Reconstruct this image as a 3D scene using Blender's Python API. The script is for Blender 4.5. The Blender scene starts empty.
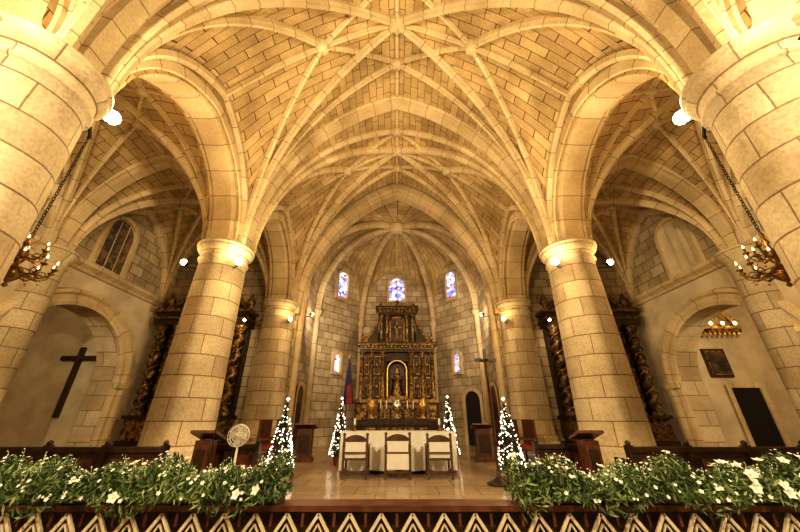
import bpy, math, random
from math import sin, cos, pi, sqrt, radians
from mathutils import Vector, Matrix
random.seed(7)
sc = bpy.context.scene
try:
    sc.view_settings.view_transform = 'Standard'
    sc.view_settings.look = 'Medium High Contrast'
except Exception: pass

# ---------------------------------------------------------------- materials
def nt(name):
    m = bpy.data.materials.new(name); m.use_nodes = True
    t = m.node_tree; p = t.nodes['Principled BSDF']
    return m, t, p
def plain(name, col, rough=.6, metal=0., var=.0, scale=6., bump=0., emit=0., ecol=None, col2=None):
    m, t, p = nt(name)
    p.inputs['Roughness'].default_value = rough; p.inputs['Metallic'].default_value = metal
    p.inputs['Base Color'].default_value = (*col, 1)
    tc = t.nodes.new('ShaderNodeTexCoord'); n = t.nodes.new('ShaderNodeTexNoise')
    n.inputs['Scale'].default_value = scale; n.inputs['Detail'].default_value = 5
    t.links.new(tc.outputs['Object'], n.inputs['Vector'])
    r = t.nodes.new('ShaderNodeValToRGB')
    c2 = col2 if col2 else tuple(c*(1-var) for c in col)
    r.color_ramp.elements[0].position = .38; r.color_ramp.elements[0].color = (*c2, 1)
    r.color_ramp.elements[1].position = .62; r.color_ramp.elements[1].color = (*col, 1)
    t.links.new(n.outputs['Fac'], r.inputs['Fac']); t.links.new(r.outputs['Color'], p.inputs['Base Color'])
    if bump:
        b = t.nodes.new('ShaderNodeBump'); b.inputs['Strength'].default_value = bump; b.inputs['Distance'].default_value = .03
        t.links.new(n.outputs['Fac'], b.inputs['Height']); t.links.new(b.outputs['Normal'], p.inputs['Normal'])
    if emit:
        p.inputs['Emission Color'].default_value = (*(ecol or col), 1); p.inputs['Emission Strength'].default_value = emit
    return m
def masonry(name, c1, c2, mortar, bw, bh, ms=.012, stain=.35, bump=.5, rough=.85, speck=.84, warp=.035):
    m, t, p = nt(name); p.inputs['Roughness'].default_value = rough
    N = t.nodes.new; L = t.links.new
    uv = N('ShaderNodeTexCoord')
    br = N('ShaderNodeTexBrick'); br.inputs['Scale'].default_value = 1
    br.inputs['Brick Width'].default_value = bw; br.inputs['Row Height'].default_value = bh
    br.inputs['Mortar Size'].default_value = ms; br.inputs['Mortar Smooth'].default_value = .3
    br.inputs['Bias'].default_value = 0
    br.inputs['Color1'].default_value = (*c1, 1); br.inputs['Color2'].default_value = (*c2, 1)
    br.inputs['Mortar'].default_value = (*mortar, 1)
    nz0 = N('ShaderNodeTexNoise'); nz0.inputs['Scale'].default_value = 2.2; nz0.inputs['Detail'].default_value = 4
    L(uv.outputs['UV'], nz0.inputs['Vector'])
    mp = N('ShaderNodeVectorMath'); mp.operation = 'MULTIPLY_ADD'
    L(nz0.outputs['Color'], mp.inputs[0]); mp.inputs[1].default_value = (warp, warp, 0); L(uv.outputs['UV'], mp.inputs[2])
    L(mp.outputs[0], br.inputs['Vector'])
    n1 = N('ShaderNodeTexNoise'); n1.inputs['Scale'].default_value = .6; n1.inputs['Detail'].default_value = 8; n1.inputs['Roughness'].default_value = .62
    L(uv.outputs['Object'], n1.inputs['Vector'])
    n2 = N('ShaderNodeTexNoise'); n2.inputs['Scale'].default_value = 20; n2.inputs['Detail'].default_value = 4
    L(uv.outputs['Object'], n2.inputs['Vector'])
    r = N('ShaderNodeValToRGB'); r.color_ramp.elements[0].position = .36; r.color_ramp.elements[1].position = .62
    k = 1-stain
    r.color_ramp.elements[0].color = (k, k*.94, k*.84, 1); r.color_ramp.elements[1].color = (1, 1, 1, 1)
    L(n1.outputs['Fac'], r.inputs['Fac'])
    r2 = N('ShaderNodeValToRGB'); r2.color_ramp.elements[0].position = .3; r2.color_ramp.elements[1].position = .6
    r2.color_ramp.elements[0].color = (speck, speck*.97, speck*.92, 1); r2.color_ramp.elements[1].color = (1, 1, 1, 1)
    L(n2.outputs['Fac'], r2.inputs['Fac'])
    a = N('ShaderNodeMix'); a.data_type = 'RGBA'; a.blend_type = 'MULTIPLY'; a.inputs[0].default_value = 1
    L(br.outputs['Color'], a.inputs[6]); L(r.outputs['Color'], a.inputs[7])
    b = N('ShaderNodeMix'); b.data_type = 'RGBA'; b.blend_type = 'MULTIPLY'; b.inputs[0].default_value = 1
    L(a.outputs[2], b.inputs[6]); L(r2.outputs['Color'], b.inputs[7])
    L(b.outputs[2], p.inputs['Base Color'])
    inv = N('ShaderNodeMath'); inv.operation = 'MULTIPLY_ADD'; L(br.outputs['Fac'], inv.inputs[0]); inv.inputs[1].default_value = -1.5
    L(n2.outputs['Fac'], inv.inputs[2])
    bp = N('ShaderNodeBump'); bp.inputs['Strength'].default_value = bump; bp.inputs['Distance'].default_value = .02
    L(inv.outputs[0], bp.inputs['Height']); L(bp.outputs['Normal'], p.inputs['Normal'])
    return m
M_VAULT = masonry('vault_brick', (.68, .51, .26), (.46, .33, .155), (.13, .07, .028), .64, .30, .012, .42, .4)
M_RIB = masonry('rib_stone', (.77, .63, .39), (.60, .47, .27), (.28, .18, .09), .75, 5.0, .013, .32, .35)
M_COL = masonry('column_stone', (.80, .69, .47), (.56, .45, .28), (.30, .21, .12), 1.0, .52, .016, .32, .45, speck=.78)
M_WALL = masonry('wall_stone', (.74, .63, .43), (.46, .37, .23), (.26, .19, .11), .68, .42, .02, .42, .6, speck=.72)
M_PLAS = plain('aged_plaster', (.66, .55, .37), .9, 0, .25, 1.2, .1)
M_FLOOR = masonry('polished_floor', (.58, .46, .32), (.48, .38, .26), (.22, .15, .1), .8, .8, .008, .3, .05, .22, warp=0)
M_DARK = plain('dark_walnut', (.045, .022, .012), .4, 0, .5, 9, .2)
M_WOOD = plain('red_brown_wood', (.14, .05, .022), .35, 0, .5, 7, .2)
M_CHAIR = plain('chair_oak', (.12, .062, .028), .4, 0, .4, 9, .1)
M_GOLD = plain('aged_gilding', (.42, .25, .07), .42, .6, .7, 8, .6, col2=(.032, .019, .009))
M_CARVED = plain('carved_brown_wood', (.24, .13, .05), .42, .35, .7, 8, .6, col2=(.03, .017, .009))
M_BRONZE = plain('dark_gilded_wood', (.07, .038, .016), .45, .35, .7, 12, .7, col2=(.016, .011, .007))
M_BRIGHTGOLD = plain('bright_gold', (.8, .52, .17), .3, .8, .3, 10, .3)
M_SILVER = plain('silver', (.85, .82, .72), .22, 1, .2, 8)
M_BRASS = plain('old_brass', (.34, .20, .06), .35, .85, .6, 15)
M_CLOTH = plain('white_altar_cloth', (.84, .82, .76), .9, 0, .08, 5, .2)
M_RED = plain('red_cloth', (.35, .04, .03), .8, 0, .4, 6)
M_BLUE = plain('blue_cloth', (.02, .03, .14), .8, 0, .3, 6)
M_YEL = plain('yellow_stamen', (.75, .55, .08), .8, 0, .2, 6)
M_SKIN = plain('painted_skin', (.55, .36, .24), .6, 0, .1, 6)
M_LEAF = plain('leaf_green', (.085, .15, .035), .6, 0, .6, 3, col2=(.02, .05, .015))
M_LEAF2 = plain('leaf_pale', (.30, .39, .17), .6, 0, .5, 3)
M_PETAL = plain('white_petal', (.88, .88, .80), .6, 0, .05, 5)
M_FIR = plain('fir_green', (.07, .08, .035), .7, 0, .5, 6)
M_BULB = plain('fairy_bulb', (1, .9, .7), .5, emit=9, ecol=(1, .85, .6))
M_CANDLE = plain('candle_bulb', (1, .8, .5), .5, emit=7, ecol=(1, .62, .25))
M_LAMP = plain('lamp_glass', (1, .9, .7), .5, emit=18, ecol=(1, .7, .34))
M_IRON = plain('black_iron', (.03, .025, .02), .45, .7, .3, 9)
M_PLASTIC = plain('pale_plastic', (.75, .74, .62), .4, 0, .1, 5)
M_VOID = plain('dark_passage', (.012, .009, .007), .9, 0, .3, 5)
M_CREAM = plain('cream_tracery', (.74, .64, .46), .55, 0, .2, 9)
M_CANVAS = plain('dark_painting', (.14, .07, .035), .5, 0, .6, 3, col2=(.02, .015, .015))
def glassmat(name, cols, strength, scale):
    m, t, p = nt(name); N = t.nodes.new; L = t.links.new
    tc = N('ShaderNodeTexCoord'); v = N('ShaderNodeTexVoronoi'); v.inputs['Scale'].default_value = scale
    L(tc.outputs['Object'], v.inputs['Vector'])
    s = N('ShaderNodeSeparateColor'); L(v.outputs['Color'], s.inputs[0])
    r = N('ShaderNodeValToRGB'); r.color_ramp.interpolation = 'CONSTANT'
    e = r.color_ramp.elements
    while len(e) < len(cols): e.new(.5)
    for i, c in enumerate(cols): e[i].position = i/len(cols); e[i].color = (*c, 1)
    L(s.outputs[0], r.inputs['Fac'])
    v2 = N('ShaderNodeTexVoronoi'); v2.feature = 'DISTANCE_TO_EDGE'; v2.inputs['Scale'].default_value = scale
    L(tc.outputs['Object'], v2.inputs['Vector'])
    g = N('ShaderNodeMath'); g.operation = 'GREATER_THAN'; g.inputs[1].default_value = .04; L(v2.outputs['Distance'], g.inputs[0])
    mm = N('ShaderNodeMath'); mm.operation = 'MULTIPLY'; mm.inputs[1].default_value = strength; L(g.outputs[0], mm.inputs[0])
    L(r.outputs['Color'], p.inputs['Base Color']); L(r.outputs['Color'], p.inputs['Emission Color']); L(mm.outputs[0], p.inputs['Emission Strength'])
    return m
M_GLASS = glassmat('stained_glass', [(.15, .22, .8), (.8, .85, 1), (.08, .1, .45), (.8, .3, .3), (.55, .65, 1), (.9, .9, .9)], 1.5, 6.)
M_GLASSD = glassmat('stained_glass_unlit', [(.16, .09, .04), (.09, .07, .05), (.2, .13, .06), (.06, .05, .05)], .05, 6.)

# ---------------------------------------------------------------- mesh builder
class B:
    def __init__(s): s.v = []; s.f = []; s.m = []; s.uv = []; s.sm = []; s.mats = []
    def mi(s, mat):
        if mat not in s.mats: s.mats.append(mat)
        return s.mats.index(mat)
    def face(s, idx, mat, uv=None, smooth=False):
        s.f.append(tuple(idx)); s.m.append(s.mi(mat)); s.uv.append(uv); s.sm.append(smooth)
    def poly(s, pts, mat, uv=None):
        o = len(s.v); s.v += [tuple(p) for p in pts]; s.face(range(o, o+len(pts)), mat, uv)
    def box(s, c, d, mat, rz=0, top=1., ry=0, rx=0):
        o = len(s.v); R = Matrix.Rotation(rz, 3, 'Z') @ Matrix.Rotation(ry, 3, 'Y') @ Matrix.Rotation(rx, 3, 'X')
        for z in (-.5, .5):
            k = top if z > 0 else 1
            for x, y in ((-.5, -.5), (.5, -.5), (.5, .5), (-.5, .5)):
                q = R @ Vector((x*d[0]*k, y*d[1]*k, z*d[2])); s.v.append((c[0]+q.x, c[1]+q.y, c[2]+q.z))
        for q in ((0, 3, 2, 1), (4, 5, 6, 7), (0, 1, 5, 4), (1, 2, 6, 5), (2, 3, 7, 6), (3, 0, 4, 7)):
            s.face([o+i for i in q], mat)
    def b2(s, x0, x1, y0, y1, z0, z1, mat): s.box(((x0+x1)/2, (y0+y1)/2, (z0+z1)/2), (abs(x1-x0), abs(y1-y0), abs(z1-z0)), mat)
    def lathe(s, c, prof, mat, n=24, smooth=True, a0=0., a1=2*pi, off=None, sx=1, sy=1):
        o = len(s.v); full = abs(a1-a0-2*pi) < 1e-6; cnt = n if full else n+1
        L = [0]
        for i in range(1, len(prof)): L.append(L[-1]+math.hypot(prof[i][0]-prof[i-1][0], prof[i][1]-prof[i-1][1]))
        for i, (r, z) in enumerate(prof):
            ox, oy = off(z) if off else (0, 0)
            for k in range(cnt):
                a = a0+(a1-a0)*k/n; s.v.append((c[0]+ox+r*cos(a)*sx, c[1]+oy+r*sin(a)*sy, c[2]+z))
        rm = max(p[0] for p in prof)
        for i in range(len(prof)-1):
            for k in range(n):
                k2 = (k+1) % cnt
                A, Bb, C, D = o+i*cnt+k, o+i*cnt+k2, o+(i+1)*cnt+k2, o+(i+1)*cnt+k
                u0 = rm*(a0+(a1-a0)*k/n); u1 = rm*(a0+(a1-a0)*(k+1)/n)
                s.face((A, Bb, C, D), mat, [(u0, L[i]), (u1, L[i]), (u1, L[i+1]), (u0, L[i+1])], smooth)
    def sph(s, c, r, mat, n=8, sz=1):
        pr = [(max(1e-4, r*sin(pi*i/n)), -r*sz*cos(pi*i/n)) for i in range(n+1)]
        s.lathe(c, pr, mat, n=max(6, n+2))
    def octa(s, c, r, mat):
        o = len(s.v)
        for d in ((r, 0, 0), (0, r, 0), (-r, 0, 0), (0, -r, 0), (0, 0, r), (0, 0, -r)): s.v.append((c[0]+d[0], c[1]+d[1], c[2]+d[2]))
        for a, b_ in ((0, 1), (1, 2), (2, 3), (3, 0)):
            s.face((o+a, o+b_, o+4), mat); s.face((o+b_, o+a, o+5), mat)
    def tube(s, pts, r, mat, n=8, closed=False):
        P = [Vector(p) for p in pts]; o = len(s.v); N = len(P); up = Vector((0, 0, 1))
        for i, p in enumerate(P):
            if closed: t = P[(i+1) % N]-P[i-1]
            else: t = P[min(i+1, N-1)]-P[max(i-1, 0)]
            t.normalize()
            a = t.cross(up)
            if a.length < .05: a = t.cross(Vector((0, 1, 0)))
            a.normalize(); b_ = a.cross(t)
            rr = r[i] if isinstance(r, (list, tuple)) else r
            for k in range(n):
                q = p+a*rr*cos(2*pi*k/n)+b_*rr*sin(2*pi*k/n); s.v.append(tuple(q))
        for i in range(N if closed else N-1):
            j = (i+1) % N
            for k in range(n):
                k2 = (k+1) % n
                s.face((o+i*n+k, o+i*n+k2, o+j*n+k2, o+j*n+k), mat, None, True)
        if not closed:
            s.face([o+k for k in range(n)], mat); s.face([o+(N-1)*n+k for k in range(n)], mat)
    def sweep(s, pts, side, prof, mat, flip=None, smooth=False):
        P = [Vector(p) for p in pts]; S = Vector(side).normalized(); n = len(prof); o = len(s.v); N = len(P)
        Ts = [(P[min(i+1, N-1)]-P[max(i-1, 0)]).normalized() for i in range(N)]
        Ns = [S.cross(t).normalized() for t in Ts]
        if sum(q.z for q in Ns) > 0: Ns = [-q for q in Ns]
        L = [0]
        for i in range(1, N): L.append(L[-1]+(P[i]-P[i-1]).length)
        W = [0]
        for i in range(1, n): W.append(W[-1]+math.hypot(prof[i][0]-prof[i-1][0], prof[i][1]-prof[i-1][1]))
        for i in range(N):
            for a, b_ in prof: s.v.append(tuple(P[i]+S*a+Ns[i]*b_))
        for i in range(N-1):
            for k in range(n-1):
                s.face((o+i*n+k, o+i*n+k+1, o+(i+1)*n+k+1, o+(i+1)*n+k), mat,
                       [(L[i], W[k]+.1), (L[i], W[k+1]+.1), (L[i+1], W[k+1]+.1), (L[i+1], W[k]+.1)], smooth)
    def build(s, name, parent=None, loc=None):
        me = bpy.data.meshes.new(name)
        if loc: s.v = [(a-loc[0], b_-loc[1], c-loc[2]) for a, b_, c in s.v]
        me.from_pydata(s.v, [], s.f)
        for m in s.mats: me.materials.append(m)
        me.polygons.foreach_set('material_index', s.m); me.polygons.foreach_set('use_smooth', s.sm)
        ul = me.uv_layers.new(name='UVMap'); buf = [0.]*(2*len(me.loops))
        for p, uv in zip(me.polygons, s.uv):
            nrm = p.normal; ax = max(range(3), key=lambda i: abs(nrm[i]))
            for j, li in enumerate(p.loop_indices):
                if uv: a, b_ = uv[j]
                else:
                    q = s.v[s.f[p.index][j]]
                    a, b_ = (q[1], q[2]) if ax == 0 else ((q[0], q[2]) if ax == 1 else (q[0], q[1]))
                buf[2*li] = a; buf[2*li+1] = b_
        ul.data.foreach_set('uv', buf); me.update()
        ob = bpy.data.objects.new(name, me); sc.collection.objects.link(ob)
        if loc: ob.location = loc
        if parent: ob.parent = parent
        return ob
def empty(name, loc=(0, 0, 0)):
    e = bpy.data.objects.new(name, None); e.location = loc; sc.collection.objects.link(e); return e
def child(b, name, par):
    o = b.build(name, None); o.parent = par; o.matrix_parent_inverse = Matrix.Translation(par.location).inverted(); return o

def arch(x, s, h):
    x = abs(x)
    if x >= s: return 0.
    if h >= s:
        c = (h*h-s*s)/(2*s); R = s+c; return sqrt(max(0, R*R-(x+c)**2))
    return h*sqrt(1-(x/s)**2)
def ss(n): return [sin(pi/2*k/n) for k in range(-n, n+1)]

# ---------------------------------------------------------------- layout
SP = 6.15
COLY = [14.3, 9.0, 3.15, -2.6, -7.8]
CX = 5.45; A_N = 4.95; WX = 11.0
NAVE_TOP = 7.05; TB = .3
# ---------------------------------------------------------------- vaults
def ribprof(w, d): return [(-w/2, -.06), (-w/2, d*.45), (-w*.3, d*.75), (-w*.22, d), (w*.22, d), (w*.3, d*.75), (w/2, d*.45), (w/2, -.06)]
def vault(web, ribs, xc, a, yc, b, hA, hB, n=22, boss=.47, main=.3):
    Aa = lambda u: arch(u*a, a, hA); Bb = lambda v: arch(v*b, b, hB)
    def Z(u, v):
        if v >= u: return SP+Aa(u)
        t = (1-u)/max(1e-6, 1-v); k = t*(1.45-.45*t)
        return SP+Bb(v)+(Aa(v)-Bb(v))*k
    S = [sin(pi/2*k/n) for k in range(n+1)]
    la = [0]; lb = [0]
    for k in range(n):
        la.append(la[-1]+math.hypot((S[k+1]-S[k])*a, Aa(S[k+1])-Aa(S[k])))
        lb.append(lb[-1]+math.hypot((S[k+1]-S[k])*b, Bb(S[k+1])-Bb(S[k])))
    for sx in (1, -1):
        for sy in (1, -1):
            for typ in (0, 1):
                o = len(web.v)
                for i in range(n+1):
                    for j in range(n+1):
                        web.v.append((xc+sx*S[i]*a, yc+sy*S[j]*b, Z(S[i], S[j])))
                I = lambda i, j: o+i*(n+1)+j
                U = lambda i, j: (S[j]*b+.1*sy, la[i]) if typ == 0 else (S[i]*a, lb[j])
                for i in range(n):
                    for j in range(n):
                        q = [(i, j), (i+1, j), (i+1, j+1), (i, j+1)]
                        if i == j: q = [(i, j), (i+1, j+1), (i, j+1)] if typ == 0 else [(i, j), (i+1, j), (i+1, j+1)]
                        elif (j > i) != (typ == 0): continue
                        web.face([I(*w) for w in q], M_VAULT, [U(*w) for w in q], True)
    def path(u0, v0, u1, v1, m=20):
        out = []
        for k in range(m+1):
            q = sin(pi/2*k/m); u = u0+(u1-u0)*q; v = v0+(v1-v0)*q
            out.append((u, v))
        return out
    def rib(pl, sx, sy, w, d):
        pts = [(xc+sx*u*a, yc+sy*v*b, Z(u, v)) for u, v in pl]
        ch = Vector((pts[-1][0]-pts[0][0], pts[-1][1]-pts[0][1], 0))
        ribs.sweep(pts, (-ch.y, ch.x, 0), ribprof(w, d), M_RIB)
    for sx in (1, -1):
        for sy in (1, -1):
            rib(path(0, 0, 1, 1), sx, sy, main, main*.95)
            rib(path(boss, 0, 1, 1), sx, sy, main*.72, main*.8)
            rib(path(0, .5, 1, 1), sx, sy, main*.72, main*.8)
            rib([(boss*(1-k/8), .5*k/8) for k in range(9)], sx, sy, main*.6, main*.6)
    for s_ in (1, -1):
        rib([(k/16, 0) for k in range(17)], s_, 1, main*.6, main*.6)
        rib([(0, k/8) for k in range(9)], 1, s_, main*.6, main*.6)
    for u, v in ((0, 0), (boss, 0), (0, .5)):
        for sx in ((1, -1) if u else (1,)):
            for sy in ((1, -1) if v else (1,)):
                r = main*(1.0 if (u, v) == (0, 0) else .75)
                ribs.lathe((xc+sx*u*a, yc+sy*v*b, Z(u, v)), [(r, 0), (r, -main*.9), (r*.75, -main*1.15), (.001, -main*1.2)], M_RIB, 16)

ceil = empty('ceiling')
webN = B(); ribN = B(); webA = B(); ribA = B(); arc = B(); tra = B()
AXC = (5.95+WX)/2; AXA = (WX-5.95)/2
for i in range(len(COLY)-1):
    y1, y0 = COLY[i], COLY[i+1]; yc = (y0+y1)/2; b = (y1-y0)/2-TB
    vault(webN, ribN, 0, A_N, yc, b, NAVE_TOP, 3.5, main=.25)
    for s_ in (1, -1):
        vault(webA, ribA, s_*AXC, AXA, yc, b, 3.9, 3.35, 14, .47, .19)
        bs = (y1-y0)/2-.6; X = s_*CX
        ys = [k*bs for k in ss(16)]
        pts = [(X, yc+y, SP+arch(y, bs, 2.75)) for y in ys]
        arc.sweep(pts, (1, 0, 0), [(-.5, -.34), (-.5, -.12), (-.43, -.05), (-.37, -.09), (-.28, 0), (.28, 0), (.37, -.09), (.43, -.05), (.5, -.12), (.5, -.34)], M_RIB)
        arc.sweep(pts, (1, 0, 0), [(-.46, -.34), (-.5, -.34)], M_RIB); arc.sweep(pts, (1, 0, 0), [(.46, -.34), (.5, -.34)], M_RIB)
        yy = [k*b for k in ss(16)]
        for xx in (X-.465, X+.465):
            for k in range(len(yy)-1):
                p, q = yy[k], yy[k+1]
                lo = [SP+arch(t, bs, 2.75)+.02 for t in (p, q)]; hi = [SP+max(arch(t, b, 3.5), arch(t, bs, 2.75)) for t in (p, q)]
                arc.poly([(xx, yc+p, lo[0]), (xx, yc+q, lo[1]), (xx, yc+q, hi[1]+.5), (xx, yc+p, hi[0]+.5)], M_VAULT)
        pts = [(s_*(WX-.02), yc+k*b, SP+arch(k*b, b, 3.35)) for k in ss(16)]
        ribA.sweep(pts, (1, 0, 0), ribprof(.3, .2), M_RIB)
        pts = [(s_*(A_N-.02), yc+k*b, SP+arch(k*b, b, 3.5)) for k in ss(16)]
        ribN.sweep(pts, (1, 0, 0), ribprof(.18, .12), M_RIB)
def tprof(w, o=-.5): return [(-w/2, o), (-w/2, -.2), (-w*.4, -.13), (-w*.3, -.15), (-w*.24, 0), (w*.24, 0), (w*.3, -.15), (w*.4, -.13), (w/2, -.2), (w/2, o)]
for y in COLY[1:]:
    pts = [(k*4.8, y, SP+arch(k*4.8, 4.8, 6.75)) for k in ss(30)]
    tra.sweep(pts, (0, 1, 0), tprof(.64), M_RIB)
    for s_ in (1, -1):
        pts = [(s_*AXC+k*2.4, y, SP+arch(k*2.4, 2.4, 3.6)) for k in ss(18)]
        tra.sweep(pts, (0, 1, 0), tprof(.62), M_RIB)
        tra.b2(s_*5.03, s_*5.87, y-.28, y+.28, SP-.02, 9.6, M_RIB)
tra.b2(-WX-.5, WX+.5, -8.6, 21.2, 14.2, 14.4, M_RIB)
child(webN, 'nave_vault', ceil); child(ribN, 'nave_ribs', ceil); child(webA, 'aisle_vaults', ceil); child(ribA, 'aisle_ribs', ceil)
child(arc, 'arcade_arches', ceil); child(tra, 'transverse_arches', ceil)

# ---------------------------------------------------------------- columns
def column(x, y, z0, top=SP):
    b = B()
    H = top-z0
    b.lathe((x, y, z0), [(1.36, 0), (1.36, .3), (.3, .3)], M_COL, 4, False, a0=pi/4, a1=pi/4+2*pi)
    pr = [(.95, .3), (.95, .4), (.9, .48), (.84, .5), (.88, .58), (.84, .66), (.79, .7)]
    for k in range(9): pr.append((.79-.13*k/8, .7+(H-1.25)*k/8))
    zt = H-.55
    pr += [(.70, zt+.01), (.72, zt+.05), (.70, zt+.09), (.67, zt+.11), (.67, zt+.22), (.69, zt+.24), (.74, zt+.3), (.80, zt+.38), (.80, zt+.43), (.76, zt+.45), (.83, zt+.47), (.83, H), (.3, H)]
    b.lathe((x, y, z0), pr, M_COL, 40)
    b.build('stone_column', loc=(x, y, z0))
for y in COLY:
    for s_ in (-1, 1): column(s_*CX, y, -.5 if y < 4.5 else 0)
for y in COLY[1:4]:
    for s_ in (-1, 1):
        z0 = -.5 if y < 4.5 else 0; H = SP-z0
        b = B()
        b.lathe((s_*WX, y, z0), [(.62, 0), (.62, .3), (.5, .4), (.48, .5), (.44, H-.6), (.5, H-.55), (.44, H-.5), (.46, H-.35), (.62, H-.15), (.62, H), (.1, H)], M_COL, 20,
                a0=(pi/2 if s_ > 0 else -pi/2), a1=(3*pi/2 if s_ > 0 else pi/2))
        b.build('wall_respond', loc=(s_*WX, y, z0))

# ---------------------------------------------------------------- floor
b = B()
b.b2(-17, 17, 4.7, 21, -.7, 0, M_FLOOR); b.b2(-17, 17, -8.6, 4.7, -.9, -.5, M_FLOOR); b.b2(-17, 17, 4.35, 4.7, -.5, -.25, M_FLOOR)
b.build('floor')

# ---------------------------------------------------------------- side walls with chapel arches
OC, OR, OS = 10.75, 2.25, 2.55
def side_wall(s_, name):
    b = B(); X = s_*WX
    def quad(y0, y1, z0, z1, m=M_PLAS): b.poly([(X, y0, z0), (X, y1, z0), (X, y1, z1), (X, y0, z1)], m)
    quad(-8.6, OC-OR, -.5, 6.1); quad(OC+OR, 14.9, 0, 6.1)
    quad(-8.6, 14.9, 6.1, 12, M_WALL)
    ys = [k*OR for k in ss(16)]
    for k in range(len(ys)-1):
        p, q = ys[k], ys[k+1]
        zp, zq = OS+arch(p, OR, OR*.999), OS+arch(q, OR, OR*.999)
        b.poly([(X, OC+p, zp), (X, OC+q, zq), (X, OC+q, 6.1), (X, OC+p, 6.1)], M_PLAS)
        b.poly([(X, OC+p, zp), (X, OC+q, zq), (X+s_*.8, OC+q, zq), (X+s_*.8, OC+p, zp)], M_COL)
        b.poly([(X+s_*.8, OC+p, zp), (X+s_*.8, OC+q, zq), (X+s_*.8, OC+q, 6.0), (X+s_*.8, OC+p, 6.0)], M_PLAS)
    for yy in (OC-OR, OC+OR):
        b.poly([(X, yy, 0), (X+s_*.8, yy, 0), (X+s_*.8, yy, OS), (X, yy, OS)], M_COL)
    b.build(name)
    sd = 'left' if s_ < 0 else 'right'
    b = B(); b.b2(X+s_*.82, X+s_*5.2, 13.3, 13.5, 0, 5.9, M_PLAS); b.build('wall_chapel_far_'+sd)
    b = B(); b.b2(X+s_*.82, X+s_*5.2, 7.9, 8.1, 0, 5.9, M_PLAS); b.build('wall_chapel_near_'+sd)
    b = B(); b.b2(X+s_*5.0, X+s_*5.2, 8.1, 13.3, 0, 5.9, M_PLAS); b.build('wall_chapel_'+sd)
    b = B(); b.b2(X+s_*.82, X+s_*5.2, 7.9, 13.5, 5.9, 6.05, M_PLAS); b.build('chapel_ceiling_'+sd)
    b = B()
    b.poly([(X+s_*.8, 13.0, 0), (X+s_*.8, 13.4, 0), (X+s_*.8, 13.4, 6), (X+s_*.8, 13.0, 6)], M_PLAS)
    b.poly([(X+s_*.8, 8.0, 0), (X+s_*.8, 8.5, 0), (X+s_*.8, 8.5, 6), (X+s_*.8, 8.0, 6)], M_PLAS)
    b.build('wall_chapel_return_'+sd)
    b = B()
    pts = [(X, OC-OR, z) for z in (0, 1.2, OS-.01)]+[(X, OC+k, OS+arch(k, OR, OR*.999)) for k in ys]+[(X, OC+OR, z) for z in (OS-.01, 1.2, 0)]
    P = [Vector(p) for p in pts]
    def out(p, d):
        if p[2] <= OS: return (p[0], p[1]+(d if p[1] > OC else -d), p[2])
        v = Vector((0, p[1]-OC, p[2]-OS)).normalized()*d
        return (p[0], p[1]+v.y, p[2]+v.z)
    prof = [(0, .0), (0, .12), (.12, .16), (.12, .16), (.2, .1), (.34, .1), (.42, .2), (.52, .2), (.58, 0)]
    n = len(prof); o = len(b.v)
    for p in pts:
        for d, e in prof:
            q = out(p, d); b.v.append((q[0]-s_*e, q[1], q[2]))
    L = 0
    for i in range(len(pts)-1):
        L2 = L+(P[i+1]-P[i]).length
        for k in range(n-1):
            b.face((o+i*n+k, o+i*n+k+1, o+(i+1)*n+k+1, o+(i+1)*n+k), M_RIB, [(L, k*.05+.1), (L, k*.05+.15), (L2, k*.05+.15), (L2, k*.05+.1)])
        L = L2
    b.b2(X-s_*.24, X, OC-OR-.62, OC-OR+.02, OS-.22, OS-.02, M_RIB); b.b2(X-s_*.24, X, OC+OR-.02, OC+OR+.62, OS-.22, OS-.02, M_RIB)
    b.build('trim_1' if s_ < 0 else 'trim_2')
    b = B()
    b.sweep([(X, -8.6, 6.0), (X, 14.6, 6.0)], (1, 0, 0), [(-s_*.0, .12), (-s_*.1, .1), (-s_*.14, .02), (-s_*.26, -.06), (-s_*.3, -.08), (-s_*.3, -.2), (0, -.24)], M_RIB)
    b.build('cornice_left' if s_ < 0 else 'cornice_right')
side_wall(-1, 'wall_left'); side_wall(1, 'wall_right')

b = B(); b.b2(-WX-.5, WX+.5, -8.8, -8.6, -.5, 14, M_WALL); b.build('wall_back')
b = B()
EY = 14.6; AH = 4.7; ASP = 5.7; AR = 7.0
for s_ in (-1, 1):
    b.b2(s_*AH, s_*(WX+.4), EY, EY+.4, 0, 14, M_WALL)
xs = [k*AH for k in ss(28)]
for k in range(len(xs)-1):
    p, q = xs[k], xs[k+1]; zp, zq = ASP+arch(p, AH, AR), ASP+arch(q, AH, AR)
    b.poly([(p, EY, zp), (q, EY, zq), (q, EY, 14), (p, EY, 14)], M_VAULT)
    b.poly([(p, EY+.4, zp), (q, EY+.4, zq), (q, EY+.4, 14), (p, EY+.4, 14)], M_VAULT)
b.build('wall_front')
b = B()
pts = [(k*4.6, EY-.02, ASP+arch(k*4.6, 4.6, AR-.1)) for k in ss(30)]
b.sweep(pts, (0, 1, 0), [(-.42, -.75), (-.42, -.25), (-.32, -.18), (-.26, -.22), (-.18, -.02), (.3, 0), (.42, -.1), (.42, -.75)], M_RIB)
b.build('trim_3')

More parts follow.
